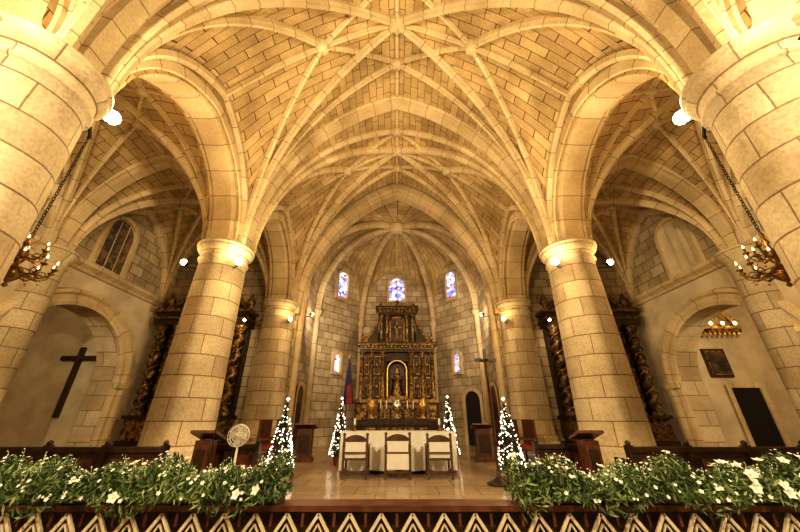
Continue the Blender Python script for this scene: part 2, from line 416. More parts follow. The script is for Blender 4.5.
# ---------------------------------------------------------------- apse
POLY = [(-4.7, EY+.3), (-4.7, 17.8), (-2.4, 20.6), (2.4, 20.6), (4.7, 17.8), (4.7, EY+.3)]
KEY = (0, 17.4, 12.4); ASP2 = 6.9
names = ['wall_apse_left', 'wall_apse_oblique_left', 'wall_apse_back', 'wall_apse_oblique_right', 'wall_apse_right']
web = B(); rb = B()
def rz(t): return ASP2+(KEY[2]-ASP2)*sqrt(max(0, 1-(1-t)**2.0))
for e in range(6):
    P0 = POLY[e]; P1 = POLY[(e+1) % 6]
    Ln = math.hypot(P1[0]-P0[0], P1[1]-P0[1])
    if e < 5:
        w = B(); w.poly([(P0[0], P0[1], 0), (P1[0], P1[1], 0), (P1[0], P1[1], 13.8), (P0[0], P0[1], 13.8)], M_WALL, [(0, 0), (Ln, 0), (Ln, 13.8), (0, 13.8)]); w.build(names[e])
    rise = 6.0 if e == 5 else 3.9
    ns = 16; ntt = 16; o = len(web.v)
    for i in range(ns+1):
        s_ = .5+.5*sin(pi/2*(2*i/ns-1)); bump = arch((2*s_-1), 1, 1.25)/1.25
        for j in range(ntt+1):
            t = 1-cos(pi/2*j/ntt)
            bx = P0[0]+(P1[0]-P0[0])*s_; by = P0[1]+(P1[1]-P0[1])*s_
            web.v.append((bx+(KEY[0]-bx)*t, by+(KEY[1]-by)*t, rz(t)+bump*rise*(1-rz(t)/KEY[2])*(KEY[2]/(KEY[2]-ASP2))))
    for i in range(ns):
        for j in range(ntt):
            web.face((o+i*(ntt+1)+j, o+(i+1)*(ntt+1)+j, o+(i+1)*(ntt+1)+j+1, o+i*(ntt+1)+j+1), M_VAULT,
                     [(j*.3, i*.3), (j*.3, i*.3+.3), (j*.3+.3, i*.3+.3), (j*.3+.3, i*.3)], True)
    pts = []
    for j in range(21):
        t = 1-cos(pi/2*j/20); pts.append((P0[0]+(KEY[0]-P0[0])*t, P0[1]+(KEY[1]-P0[1])*t, rz(t)))
    ch = (KEY[0]-P0[0], KEY[1]-P0[1])
    rb.sweep(pts, (-ch[1], ch[0], 0), ribprof(.26, .28), M_RIB)
    rb.lathe((P0[0]*.98, P0[1], 0), [(.16, 0), (.16, ASP2-.3), (.28, ASP2-.1), (.28, ASP2+.05), (.1, ASP2+.1)], M_RIB, 12)
    if e < 5:
        pts = []
        for j in range(17):
            t = 1-cos(pi/2*j/16); mx = (P0[0]+P1[0])/2; my = (P0[1]+P1[1])/2
            pts.append((mx+(KEY[0]-mx)*t, my+(KEY[1]-my)*t, rz(t)+rise*(1-rz(t)/KEY[2])*(KEY[2]/(KEY[2]-ASP2))))
        rb.sweep(pts, (-(KEY[1]-my), KEY[0]-mx, 0), ribprof(.18, .18), M_RIB)
rb.lathe(KEY, [(.45, .1), (.45, -.3), (.3, -.4), (.001, -.42)], M_RIB, 20)
ac = empty('apse_ceiling'); child(web, 'webs', ac); child(rb, 'ribs', ac)

wn = [0]
def window(c, ndir, w, h, mat, frame=M_RIB, lights=2):
    wn[0] += 1; b = B(); n = Vector((ndir[0], ndir[1], 0)).normalized(); t = Vector((-n.y, n.x, 0)); C = Vector(c)
    def P(a, z, d): q = C+t*a+n*d; return (q.x, q.y, C.z+z)
    sp = h/2-w/2
    outl = [(-w/2, -h/2)]+[(k*w/2, sp+arch(k*w/2, w/2, w/2)) for k in ss(8)]+[(w/2, -h/2)]
    b.poly([P(a, z, .03) for a, z in outl], mat)
    def ring(k0, k1, d0, d1, m):
        sc0 = [(a*(1+k0*2/w), z*(1+k0*2/h)) for a, z in outl]; sc1 = [(a*(1+k1*2/w), z*(1+k1*2/h)) for a, z in outl]
        N = len(outl)
        for i in range(N):
            j = (i+1) % N
            b.poly([P(*sc0[i], d0), P(*sc0[j], d0), P(*sc1[j], d1), P(*sc1[i], d1)], m)
    ring(0, .02, .03, .14, frame); ring(.02, .16, .14, .14, frame); ring(.16, .18, .14, 0, frame)
    for i in range(1, lights):
        a = -w/2+w*i/lights
        b.poly([P(a-.025, -h/2, .07), P(a+.025, -h/2, .07), P(a+.025, h/2-.1, .07), P(a-.025, h/2-.1, .07)], frame)
    b.build('window_%d' % wn[0])
window((0, 20.58, 9.3), (0, -1), 1.0, 1.6, M_GLASS, lights=2)
for s_ in (-1, 1):
    mx, my = s_*3.55, 19.2
    window((mx, my, 9.1), (-s_*2.8, -2.3), .75, 1.7, M_GLASS, lights=1)
    window((mx, my, 4.2), (-s_*2.8, -2.3), .4, 1.0, M_GLASS, lights=1)
window((-WX, 10.9, 7.4), (1, 0), 1.2, 2.1, M_GLASSD, lights=3)
window((WX, 10.9, 7.4), (-1, 0), 1.2, 2.1, M_PLAS, lights=3)

def door(x, y, rz_, w, h, name, arched=True, mat=M_WOOD):
    b = B(); n = Vector((cos(rz_), sin(rz_))); t = Vector((-n.y, n.x))
    def P(a, z, d): return (x+t.x*a+n.x*d, y+t.y*a+n.y*d, z)
    out = [(-w/2, 0)]+([(k*w/2, h-w/2+arch(k*w/2, w/2, w/2)) for k in ss(6)] if arched else [(-w/2, h), (w/2, h)])+[(w/2, 0)]
    b.poly([P(a, z, .05) for a, z in out], mat)
    for i in range(len(out)-1):
        (a, z), (c, d) = out[i], out[i+1]; k = (w+.36)/w
        b.poly([P(a, z, .12), P(c, d, .12), P(c*k, d*(1+.18/h), .12), P(a*k, z*(1+.18/h), .12)], M_RIB)
        b.poly([P(a, z, .12), P(c, d, .12), P(c, d, 0), P(a, z, 0)], M_RIB)
    if mat is M_WOOD:
        for sx in (-1, 1):
            for z in (.3, 1.2):
                a0, a1 = sorted((sx*w*.06, sx*w*.42))
                b.poly([P(a0, z, .08), P(a1, z, .08), P(a1, z+.75, .08), P(a0, z+.75, .08)], M_DARK)
        b.box(P(.05, 1.05, .1), (.05, .05, .16), M_BRASS)
    b.build(name)
door(-4.69, 16.3, 0, 1.1, 2.7, 'door_1'); door(4.69, 16.3, pi, 1.1, 2.7, 'door_2')
ang = math.atan2(-2.3, -2.8)
door(4.1, 18.5, ang, 1.0, 2.6, 'door_3', True, M_VOID)
door(13.55, 13.29, -pi/2, 1.15, 2.35, 'door_4', False, M_VOID)

# ---------------------------------------------------------------- figures / furniture helpers
def statue(b, x, y, z, h, robe, mantle):
    b.lathe((x, y, z), [(.22*h, 0), (.2*h, .1*h), (.15*h, .35*h), (.13*h, .55*h), (.16*h, .7*h), (.15*h, .78*h), (.06*h, .83*h), (.05*h, .86*h)], robe, 14, sy=.75)
    b.lathe((x, y+.01, z), [(.25*h, .05*h), (.2*h, .4*h), (.18*h, .7*h), (.1*h, .84*h)], mantle, 12, a0=pi*.0, a1=pi, sy=.9)
    b.sph((x, y-.01, z+.91*h), .07*h, M_SKIN, 8, 1.2)
    b.tube([(x-.15*h, y, z+.76*h), (x-.19*h, y-.08*h, z+.6*h), (x-.06*h, y-.17*h, z+.62*h)], [.045*h, .04*h, .025*h], robe, 8)
    b.tube([(x+.15*h, y, z+.76*h), (x+.2*h, y-.07*h, z+.6*h), (x+.1*h, y-.18*h, z+.66*h)], [.045*h, .04*h, .025*h], robe, 8)
    b.lathe((x, y, z+.97*h), [(.05*h, 0), (.07*h, .03*h), (.08*h, .09*h), (.05*h, .05*h)], M_BRIGHTGOLD, 10)

def pillar(b, x, y, z0, z1, r, m1=M_GOLD, m2=M_BRIGHTGOLD, n=14):
    h = z1-z0
    b.lathe((x, y, z0), [(r*1.5, 0), (r*1.5, .05), (r*1.2, .09), (r*1.3, .13), (r, .16), (r*1.08, h*.3), (r*.85, h-.3), (r*1.1, h-.28), (r*.85, h-.25), (r*1.0, h-.2), (r*1.45, h-.06), (r*1.5, h-.06), (r*1.5, h)], m1, n)
    b.lathe((x, y, z0+h*.3), [(r*1.1, 0), (r*1.22, .04), (r*1.1, .08)], m2, n)
    for k in range(8):
        a = 2*pi*k/8; b.box((x+r*1.1*cos(a), y+r*1.1*sin(a), z0+h-.14), (.05, .05, .14), m2, rz=a)

def ent(b, x0, x1, y0, z0, h, mat=M_BRONZE, trimm=M_GOLD, back=20.3):
    b.b2(x0, x1, y0, back, z0, z0+h*.35, mat); b.b2(x0-.03, x1+.03, y0-.03, back, z0+h*.35, z0+h*.42, trimm)
    b.b2(x0, x1, y0+.03, back, z0+h*.42, z0+h*.72, mat)
    b.b2(x0-.1, x1+.1, y0-.12, back, z0+h*.72, z0+h*.86, trimm); b.b2(x0-.18, x1+.18, y0-.2, back, z0+h*.86, z0+h, mat)
    n = int((x1-x0)/.22)
    for k in range(n):
        b.box((x0+(k+.5)*(x1-x0)/n, y0-.0, z0+h*.57), (.1, .1, h*.2), trimm)

def niche(b, x, y, z0, w, h, back, mat_in, frame=M_GOLD, fr=.1):
    sp = h-w/2
    outl = [(-w/2, 0)]+[(k*w/2, sp+arch(k*w/2, w/2, w/2)) for k in ss(8)]+[(w/2, 0)]
    b.poly([(x+a, back, z0+c) for a, c in outl], mat_in)
    for i in range(len(outl)-1):
        (a, c), (d, e) = outl[i], outl[i+1]
        b.poly([(x+a, y, z0+c), (x+d, y, z0+e), (x+d, back, z0+e), (x+a, back, z0+c)], mat_in)
    o2 = [(a*(1+2*fr/w), c*(1+fr/h)) for a, c in outl]
    for i in range(len(outl)-1):
        b.poly([(x+outl[i][0], y-.04, z0+outl[i][1]), (x+outl[i+1][0], y-.04, z0+outl[i+1][1]), (x+o2[i+1][0], y-.04, z0+o2[i+1][1]), (x+o2[i][0], y-.04, z0+o2[i][1])], frame)
        b.poly([(x+o2[i+1][0], y-.04, z0+o2[i+1][1]), (x+o2[i][0], y-.04, z0+o2[i][1]), (x+o2[i][0], y+.05, z0+o2[i][1]), (x+o2[i+1][0], y+.05, z0+o2[i+1][1])], frame)

# main retable
b = B(); Y = 19.2; BK = 20.3
b.b2(-2.3, 2.3, Y-.25, BK, 0, 2.1, M_BRONZE)
for k in range(7): b.b2(-2.2+k*.635, -1.67+k*.635, Y-.3, Y-.25, 1.2, 1.95, M_GOLD)
b.b2(-2.36, 2.36, Y-.33, BK, 2.05, 2.2, M_GOLD)
b.b2(-2.15, -.62, Y+.15, BK, 2.2, 4.9, M_BRONZE); b.b2(.62, 2.15, Y+.15, BK, 2.2, 4.9, M_BRONZE); b.b2(-.62, .62, Y+.15, BK, 4.3, 4.9, M_BRONZE)
niche(b, 0, Y+.1, 2.35, 1.05, 1.95, Y+.7, M_WOOD, M_BRIGHTGOLD, .06)
b.b2(-.6, .6, Y, Y+.7, 2.2, 2.4, M_GOLD)
statue(b, 0, Y+.35, 2.4, 1.45, M_GOLD, M_RED)
for x in (-2.05, -1.5, -.82, .82, 1.5, 2.05): pillar(b, x, Y, 2.2, 4.8, .12, M_GOLD, M_GOLD)
for x in (-1.16, 1.16, -1.78, 1.78):
    for z in (2.35, 3.55):
        w = .2 if abs(x) < 1.5 else .15
        b.b2(x-w, x+w, Y+.08, Y+.16, z, z+1.05, M_GOLD); b.b2(x-w+.05, x+w-.05, Y+.05, Y+.1, z+.06, z+.99, M_BRONZE)
        b.sph((x, Y+.06, z+.52), .11, M_GOLD, 6, 1.5)
ent(b, -2.2, 2.2, Y-.1, 4.8, .55)
b.b2(-1.05, 1.05, Y+.15, BK, 5.35, 7.2, M_BRONZE)
niche(b, 0, Y+.1, 5.5, .75, 1.4, Y+.14, M_CANVAS, M_GOLD, .1)
b.b2(-.07, .07, Y+.02, Y+.1, 5.6, 6.7, M_GOLD); b.b2(-.28, .28, Y+.02, Y+.1, 6.25, 6.37, M_GOLD)
for x in (-.95, -.6, .6, .95): pillar(b, x, Y+.02, 5.35, 7.05, .08, M_GOLD, M_GOLD)
ent(b, -1.15, 1.15, Y-.05, 7.05, .55)
for s_ in (-1, 1):
    pts = [(s_*(1.15+1.0*t), Y+.1, 5.4+1.5*(1-t)**2) for t in [k/10 for k in range(11)]]
    for i in range(10):
        a, c = pts[i], pts[i+1]
        b.poly([(a[0], Y+.1, 5.3), (c[0], Y+.1, 5.3), c, a], M_BRONZE)
        b.poly([a, c, (c[0], BK, c[2]), (a[0], BK, a[2])], M_GOLD)
    b.tube(pts, .07, M_GOLD, 8)
    b.tube([(s_*(1.95+.18*cos(t)), Y+.05, 5.55+.18*sin(t)) for t in [k*pi/6 for k in range(13)]], .05, M_GOLD, 6)
    b.lathe((s_*2.1, Y+.1, 5.35), [(.1, 0), (.05, .1), (.12, .25), (.08, .4), (.02, .6), (.001, .65)], M_GOLD, 10)
    b.lathe((s_*1.05, Y+.1, 7.55), [(.09, 0), (.04, .08), (.1, .2), (.02, .42), (.001, .45)], M_GOLD, 10)
b.lathe((0, Y+.2, 7.55), [(.35, 0), (.3, .12), (.1, .2), (.08, .3), (.15, .4), (.001, .62)], M_GOLD, 14)
b.build('altar_retable', loc=(0, Y, 0))
b = B(); b.b2(-1.7, 1.7, 17.9, 18.7, 0, 1.15, M_BRONZE); b.b2(-1.8, 1.8, 17.8, 18.75, 1.15, 1.25, M_GOLD); b.b2(-1.8, 1.8, 17.78, 17.8, .95, 1.25, M_BRONZE)
for k in range(5): b.b2(-1.55+k*.64, -1.05+k*.64, 17.86, 17.9, .2, .85, M_GOLD)
b.build('high_altar')
for x in (-1.35, 0, 1.35):
    b = B(); b.lathe((x, 18.3, 1.25), [(.001, 0), (.2, 0), (.2, .05), (.06, .12), (.06, .25), (.22, .4), (.28, .58), (.24, .72), (.14, .8), (.18, .88), (.12, .92), (.05, 1.0), (.001, 1.08)], M_BRIGHTGOLD if x else M_SILVER, 20)
    for s_ in (-1, 1): b.tube([(x+s_*.22, 18.3, 1.68), (x+s_*.36, 18.3, 1.8), (x+s_*.34, 18.3, 2.0), (x+s_*.15, 18.3, 2.07)], .025, M_SILVER, 6)
    b.build('silver_urn' if x == 0 else 'gilded_urn', loc=(x, 18.3, 1.25))
for x in (-.85, -.55, .55, .85):
    b = B(); b.lathe((x, 18.2, 1.25), [(.001, 0), (.09, 0), (.09, .03), (.03, .06), (.04, .2), (.02, .3), (.03, .42), (.07, .45), (.07, .47), (.001, .47)], M_BRASS, 12)
    b.lathe((x, 18.2, 1.72), [(.025, 0), (.025, .4), (.001, .4)], M_CLOTH, 8); b.build('candlestick', loc=(x, 18.2, 1.25))

# side retables
def side_retable(s_, twisted):
    b = B(); Yr = 14.0; bk = 14.57
    pil = (-10.4, -9.7, -7.45, -6.95) if s_ < 0 else (6.95, 7.6, 9.7, 10.4)
    xc = (pil[0]+pil[3])/2
    m1, m2 = (M_BRONZE, M_GOLD) if s_ < 0 else (M_DARK, M_CARVED)
    for a, c in ((pil[0], pil[1]), (pil[2], pil[3])):
        b.b2(a-.3, c+.3, Yr-.3, bk, 0, .5, m1); b.b2(a-.25, c+.25, Yr-.2, bk, .5, 1.25, m2); b.b2(a-.32, c+.32, Yr-.32, bk, 1.25, 1.38, m1)
        b.b2(a-.22, c+.22, Yr+.25, bk, 1.38, 4.9, m1)
        for k in range(5):
            mid = (a+c)/2; z = 1.75+k*.66
            b.sph((mid, Yr+.2, z), .14, m2, 6, 1.5); b.tube([(mid+.13*cos(t), Yr+.18, z+.33+.13*sin(t)) for t in [q*pi/4 for q in range(9)]], .035, m2, 5)
        for x in (a, c):
            zz = [k*.05 for k in range(int(3.3/.05)+1)]
            b.lathe((x, Yr-.02, 1.38), [(.26, 0), (.26, .1), (.2, .14)], m2, 12)
            b.lathe((x, Yr-.02, 1.45), [(.15+.02*sin(z*20), z) for z in zz], m2, 14, off=lambda z: (.075*cos(z*8.5), .075*sin(z*8.5)))
            b.tube([(x+.19*cos(z*8.5+pi), Yr-.02+.19*sin(z*8.5+pi), 1.45+z) for z in zz], .035, M_GOLD, 6)
            b.lathe((x, Yr-.02, 4.7), [(.15, 0), (.18, .05), (.17, .1), (.28, .26), (.28, .3)], m2, 12)
        b.b2(a-.32, c+.32, Yr-.3, bk, 4.98, 5.25, m1); b.b2(a-.38, c+.38, Yr-.36, bk, 5.25, 5.33, m2); b.b2(a-.3, c+.3, Yr-.26, bk, 5.33, 5.55, m1); b.b2(a-.42, c+.42, Yr-.45, bk, 5.55, 5.7, m2)
    x0, x1 = pil[1]+.2, pil[2]-.2
    b.b2(x0, x1, Yr+.1, bk, 4.9, 5.55, m1); b.b2(x0, x1, Yr+.02, bk, 5.55, 5.68, m2)
    b.b2(x0, x1, Yr-.1, bk, 0, 1.1, m1); b.b2(x0, x1, Yr-.16, bk, 1.05, 1.15, m2)
    xm = (x0+x1)/2; w = x1-x0-.25
    if s_ < 0:
        b.b2(x0, x1, Yr+.42, bk, 1.1, 4.9, m1)
        statue(b, xm, Yr+.1, 1.2, 2.0, M_BRONZE, M_RED)
    pts = [(xm+k*w/2, Yr+.2, 3.2+arch(k*w/2, w/2, w/2+.1)) for k in ss(12)]
    b.sweep(pts, (0, 1, 0), [(-.12, -.2), (-.12, 0), (.12, 0), (.12, -.2), (-.12, -.2)], m2)
    for s2 in (-1, 1): b.b2(xm+s2*w/2-.08, xm+s2*w/2+.08, Yr+.1, Yr+.35, 1.15, 3.2, m2)
    for s2 in (-1, 1):
        pts = [(xm+s2*(1.75-1.1*t), Yr, 5.75+1.0*t**.8) for t in [k/10 for k in range(11)]]
        b.tube(pts, .1, m2, 8)
        e = pts[-1]; b.tube([(e[0]+.2*cos(t)*s2*(1-.05*t), Yr, e[2]-.2+.2*sin(t)*(1-.05*t)) for t in [pi/2-k*pi/5 for k in range(13)]], .06, m2, 6)
        b.lathe((xm+s2*1.85, Yr, 5.7), [(.18, 0), (.08, .15), (.2, .4), (.12, .6), (.03, .85), (.001, .9)], m2, 12)
        for i in range(10):
            a, c = pts[i], pts[i+1]; b.poly([(a[0], Yr+.05, 5.68), (c[0], Yr+.05, 5.68), (c[0], Yr+.05, c[2]), (a[0], Yr+.05, a[2])], m1)
    b.b2(xm-.6, xm+.6, Yr+.05, bk, 5.7, 7.0, m1); niche(b, xm, Yr+.04, 5.85, .7, 1.0, Yr+.05, M_CANVAS, m2, .1)
    b.lathe((xm, Yr+.25, 7.0), [(.6, 0), (.5, .1), (.2, .2), (.1, .35), (.15, .45), (.001, .7)], m2, 14, sy=.4)
    b.build('gilded_side_altar' if s_ < 0 else 'carved_side_altar', loc=(xc, Yr, 0))
side_retable(-1, True); side_retable(1, True)

# altar table
b = B()
b.b2(-1.42, 1.5, 9.7, 10.4, 0, .88, M_WOOD)
X0, X1, Y0, Y1, T = -1.5, 1.56, 9.6, 10.5, .96
b.b2(X0, X1, Y0, Y1, T-.05, T, M_CLOTH)
def drape(x0, y0, x1, y1, zt, zb, amp=.025, n=70):
    dx, dy = x1-x0, y1-y0; L = math.hypot(dx, dy); nx, ny = dy/L, -dx/L; o = len(b.v)
    for i in range(n+1):
        t = i/n
        for j, z in enumerate((zt, (zt+zb)/2, zb)):
            k = amp*j*.5*sin(t*L*15)+amp*.5*j*sin(t*L*7.3)+.02*j
            b.v.append((x0+dx*t+nx*k, y0+dy*t+ny*k, z+(.012*sin(t*L*9) if j == 2 else 0)))
    for i in range(n):
        for j in range(2):
            b.face((o+i*3+j, o+(i+1)*3+j, o+(i+1)*3+j+1, o+i*3+j+1), M_CLOTH, None, True)
drape(X0, Y0, X1, Y0, T, .08); drape(X1, Y0, X1, Y1, T, .08, n=24); drape(X1, Y1, X0, Y1, T, .08); drape(X0, Y1, X0, Y0, T, .08, n=24)
b.build('altar_table', loc=(0, 10, 0))
for x in (-1.2, 1.2):
    b = B(); b.lathe((x, 10.1, T), [(.001, 0), (.07, 0), (.07, .02), (.02, .05), (.03, .12), (.05, .16), (.001, .16)], M_BRASS, 12); b.lathe((x, 10.1, T+.16), [(.03, 0), (.03, .16), (.001, .17)], M_CLOTH, 10); b.build('altar_candle', loc=(x, 10.1, T))

def armchair(x, y, w, h, back=True):
    b = B(); d = .55; M = M_CHAIR; q = .026
    for sx in (-1, 1):
        b.b2(x+sx*w/2-q, x+sx*w/2+q, y-q, y+q, 0, h, M)
        b.b2(x+sx*w/2-q, x+sx*w/2+q, y+d-q, y+d+q, 0, .68, M)
        b.b2(x+sx*w/2-.035, x+sx*w/2+.035, y, y+d+.05, .66, .7, M)
        b.sph((x+sx*w/2, y, h+.025), .04, M, 6)
        b.b2(x+sx*w/2-.02, x+sx*w/2+.02, y, y+d, .14, .18, M)
    b.b2(x-w/2, x+w/2, y, y+d, .38, .43, M); b.b2(x-w/2+.03, x+w/2-.03, y+.03, y+d-.02, .43, .5, M_CLOTH)
    b.b2(x-w/2, x+w/2, y-.02, y+.02, .52, .56, M)
    o = [(k*w/2, h-.1+.1*(1-k*k)) for k in [i/6 for i in range(-6, 7)]]
    for i in range(12):
        (a, c), (e, g) = o[i], o[i+1]
        b.poly([(x+a, y-.03, h-.13), (x+e, y-.03, h-.13), (x+e, y-.03, g+.02), (x+a, y-.03, c+.02)], M)
        b.poly([(x+a, y+.03, h-.13), (x+e, y+.03, h-.13), (x+e, y+.03, g+.02), (x+a, y+.03, c+.02)], M)
        b.poly([(x+a, y-.03, c+.02), (x+e, y-.03, g+.02), (x+e, y+.03, g+.02), (x+a, y+.03, c+.02)], M)
    b.b2(x-w/2+.04, x+w/2-.04, y-.025, y+.02, .56, h-.12, M_CLOTH)
    b.b2(x-w/2, x+w/2, y-.015, y+.015, .12, .17, M)
    if back: b.b2(x-w/2+.03, x+w/2-.03, y-.022, y-.01, .2, .52, M_CLOTH)
    b.build('armchair', loc=(x, y, 0))
armchair(-1.0, 8.8, .56, .9, False); armchair(.02, 8.8, .58, .92, True); armchair(1.02, 8.8, .56, .9, False)

b = B(); x, y = 2.2, 8.15
b.lathe((x, y, 0), [(.001, 0), (.26, 0), (.26, .04), (.12, .1), (.05, .16), (.03, .3), (.028, 2.2), (.045, 2.23), (.02, 2.26)], M_DARK, 14)
b.b2(x-.04, x+.04, y-.03, y+.03, 2.2, 2.85, M_DARK); b.b2(x-.26, x+.26, y-.03, y+.03, 2.55, 2.63, M_DARK)
b.tube([(x, y-.05, 2.3), (x, y-.06, 2.55)], [.015, .025], M_BRASS, 6); b.tube([(x-.15, y-.05, 2.6), (x, y-.06, 2.55), (x+.15, y-.05, 2.6)], .012, M_BRASS, 6); b.sph((x, y-.07, 2.62), .028, M_BRASS, 6)
b.build('processional_cross', loc=(x, y, 0))
b = B(); cx_ = -12.85; b.b2(cx_-.09, cx_+.09, 13.18, 13.295, 1.3, 3.9, M_DARK); b.b2(cx_-.72, cx_+.72, 13.18, 13.295, 3.38, 3.56, M_DARK); b.b2(cx_-.12, cx_+.12, 13.16, 13.295, 3.35, 3.59, M_DARK); b.build('wooden_wall_cross')
b = B(); b.b2(12.45, 13.35, 13.22, 13.295, 2.75, 3.85, M_DARK); b.b2(12.53, 13.27, 13.2, 13.23, 2.83, 3.77, M_GOLD); b.b2(12.58, 13.22, 13.18, 13.21, 2.88, 3.72, M_CANVAS); b.build('framed_painting')
# carved and lit gilded crest in right chapel
b = B(); xm = 13.15; zc = 4.62
b.b2(xm-1.15, xm+1.15, 12.98, 13.295, zc, zc+.1, M_BRIGHTGOLD); b.b2(xm-1.05, xm+1.05, 13.04, 13.295, zc+.1, zc+.2, M_GOLD); b.b2(xm-1.1, xm+1.1, 13.02, 13.295, zc-.12, zc, M_GOLD)
pts = [(xm+k*1.0, 13.12, zc+.22+arch(k*1.0, 1.0, .62)) for k in ss(12)]
b.tube(pts, .06, M_BRIGHTGOLD, 8); b.tube([(p[0]*.86+xm*.14, 13.1, zc+.2+(p[2]-zc-.2)*.75) for p in pts], .035, M_GOLD, 6)
for k in range(len(pts)):
    if k % 2 == 0: b.sph((pts[k][0], 13.08, pts[k][2]+.05), .075, M_BRIGHTGOLD, 6)
for k in range(11): b.lathe((xm-1.0+k*.2, 13.08, zc-.3), [(.015, 0), (.06, .1), (.04, .2)], M_BRIGHTGOLD, 8)
for s2 in (-1, 1):
    b.tube([(xm+s2*(.45+.2*cos(t)), 13.08, zc+.42+.17*sin(t)) for t in [k*pi/5 for k in range(9)]], .035, M_BRIGHTGOLD, 6)
    b.tube([(xm+s2*(1.12+.12*cos(t)), 13.08, zc+.3+.12*sin(t)) for t in [k*pi/5 for k in range(9)]], .035, M_BRIGHTGOLD, 6)
b.lathe((xm, 13.1, zc+.2), [(.16, 0), (.2, .15), (.1, .3), (.14, .42), (.04, .6), (.001, .8)], M_BRIGHTGOLD, 10, sy=.5)
for x in (-.75, -.25, .25, .75):
    b.tube([(xm+x, 13.0, zc+.02), (xm+x, 12.85, zc-.02), (xm+x, 12.82, zc+.12)], .015, M_BRASS, 6); b.sph((xm+x, 12.82, zc+.19), .06, M_CANDLE, 6, 1.4)
b.build('gilded_crest')

def tree(x, y, h, r):
    b = B()
    b.lathe((x, y, 0), [(.001, 0), (.13, 0), (.17, .22), (.15, .22), (.001, .2)], M_RED, 14)
    b.tube([(x, y, .15), (x, y, h*.95)], [.03, .01], M_DARK, 6)
    for i in range(1500):
        t = 1-sqrt(random.random()); z = .22+(h-.22)*t; rr = r*(1-t)*(.35+.65*random.random())+.01; a = random.random()*2*pi
        c = Vector((x+rr*cos(a), y+rr*sin(a), z)); d = Vector((cos(a), sin(a), random.uniform(-.6, .3)))*.07; w = Vector((-sin(a), cos(a), .3))*.014
        b.poly([c-d-w, c+d-w*.2, c+d+w*.2, c-d+w], M_FIR)
    for i in range(170):
        t = 1-sqrt(random.random()); z = .24+(h-.22)*t; rr = r*(1-t)*.98+.02; a = random.random()*2*pi
        b.octa((x+rr*cos(a), y+rr*sin(a), z), random.uniform(.01, .02), M_BULB)
    b.octa((x, y, h+.02), .04, M_BULB)
    b.build('christmas_tree', loc=(x, y, 0))
tree(-2.72, 8.6, 1.7, .32); tree(2.62, 8.5, 1.7, .32); tree(-1.8, 11.3, 1.85, .28); tree(1.65, 11.3, 1.9, .28)

def flag(x, y, h, mats, name):
    b = B(); b.lathe((x, y, 0), [(.001, 0), (.18, 0), (.16, .06), (.03, .1), (.02, h), (.001, h)], M_DARK, 10)
    b.lathe((x, y, h), [(.03, 0), (.05, .08), (.001, .25)], M_BRIGHTGOLD, 8)
    n = 24; zs = [h-.05, h-.6, h-1.3, h-2.2]; o = len(b.v)
    for j, z in enumerate(zs):
        for k in range(n+1):
            a = 2*pi*k/n; rr = (.04+.05*j)*(1+.35*sin(a*6)); b.v.append((x+.03*j+rr*cos(a), y+rr*sin(a)*.6, z))
    for j in range(3):
        for k in range(n): b.face((o+j*(n+1)+k, o+j*(n+1)+k+1, o+(j+1)*(n+1)+k+1, o+(j+1)*(n+1)+k), mats[(k*3//n+j) % len(mats)], None, True)
    b.build(name, loc=(x, y, 0))
flag(-2.5, 17.1, 4.1, [M_BLUE, M_RED, M_BLUE], 'national_flag')

# chandeliers
def chandelier(x, y, zb, ztop):
    b = B(); K = 1.12
    def torus(r, z, q, m=M_BRASS): b.tube([(x+r*cos(t), y+r*sin(t), z) for t in [k*2*pi/24 for k in range(24)]], q, m, 6, True)
    b.lathe((x, y, zb), [(.001, -.14), (.035, -.11), (.015, -.06), (.05, -.03), (.11, .04), (.12, .1), (.05, .17), (.03, .24), (.06, .3), (.09, .38), (.05, .45), (.025, .55), (.05, .6), (.02, .68), (.035, .74), (.01, .8), (.001, .82)], M_BRASS, 16)
    for R, zc, N, ph in ((.37*K, .16, 10, 0), (.22*K, .42, 6, .3)):
        torus(R*.62, zb+zc-.03, .01)
        for k in range(N):
            a = 2*pi*k/N+ph; c, s_ = cos(a), sin(a)
            pl = [(.05, .05), (R*.35, -.07), (R*.7, -.09), (R*.95, -.02), (R, .06)]
            b.tube([(x+r*c, y+r*s_, zb+zc+z) for r, z in pl], .014, M_BRASS, 6)
            b.tube([(x+(R*.72+.05*cos(t))*c, y+(R*.72+.05*cos(t))*s_, zb+zc-.03+.05*sin(t)) for t in [q*pi/4 for q in range(7)]], .009, M_BRASS, 5)
            b.lathe((x+R*c, y+R*s_, zb+zc+.05), [(.001, 0), (.025, .01), (.045, .03), (.045, .04), (.014, .04), (.014, .12), (.001, .12)], M_BRASS, 10)
            b.lathe((x+R*c, y+R*s_, zb+zc+.17), [(.008, 0), (.014, .02), (.01, .04), (.001, .06)], M_CANDLE, 6)
            b.sph((x+R*.8*c, y+R*.8*s_, zb+zc-.13), .02, M_BRIGHTGOLD, 5)
    z = zb+.8; k = 0
    while z < ztop:
        t0 = pi/2*(k % 2)
        b.tube([(x+.02*cos(t)*cos(t0), y+.02*cos(t)*sin(t0), z+.035+.035*sin(t)) for t in [q*pi/4 for q in range(8)]], .008, M_IRON, 4, True); z += .055; k += 1
    s_ = 1 if x > 0 else -1
    b.tube([(x, y, ztop), (x, y, ztop+.06), (s_*CX, COLY[2]+.84, ztop+.06)], .03, M_IRON, 6)
    b.build('brass_chandelier', loc=(x, y, ztop))
for s_ in (-1, 1): chandelier(s_*5.72, 4.3, 3.15, 5.98)

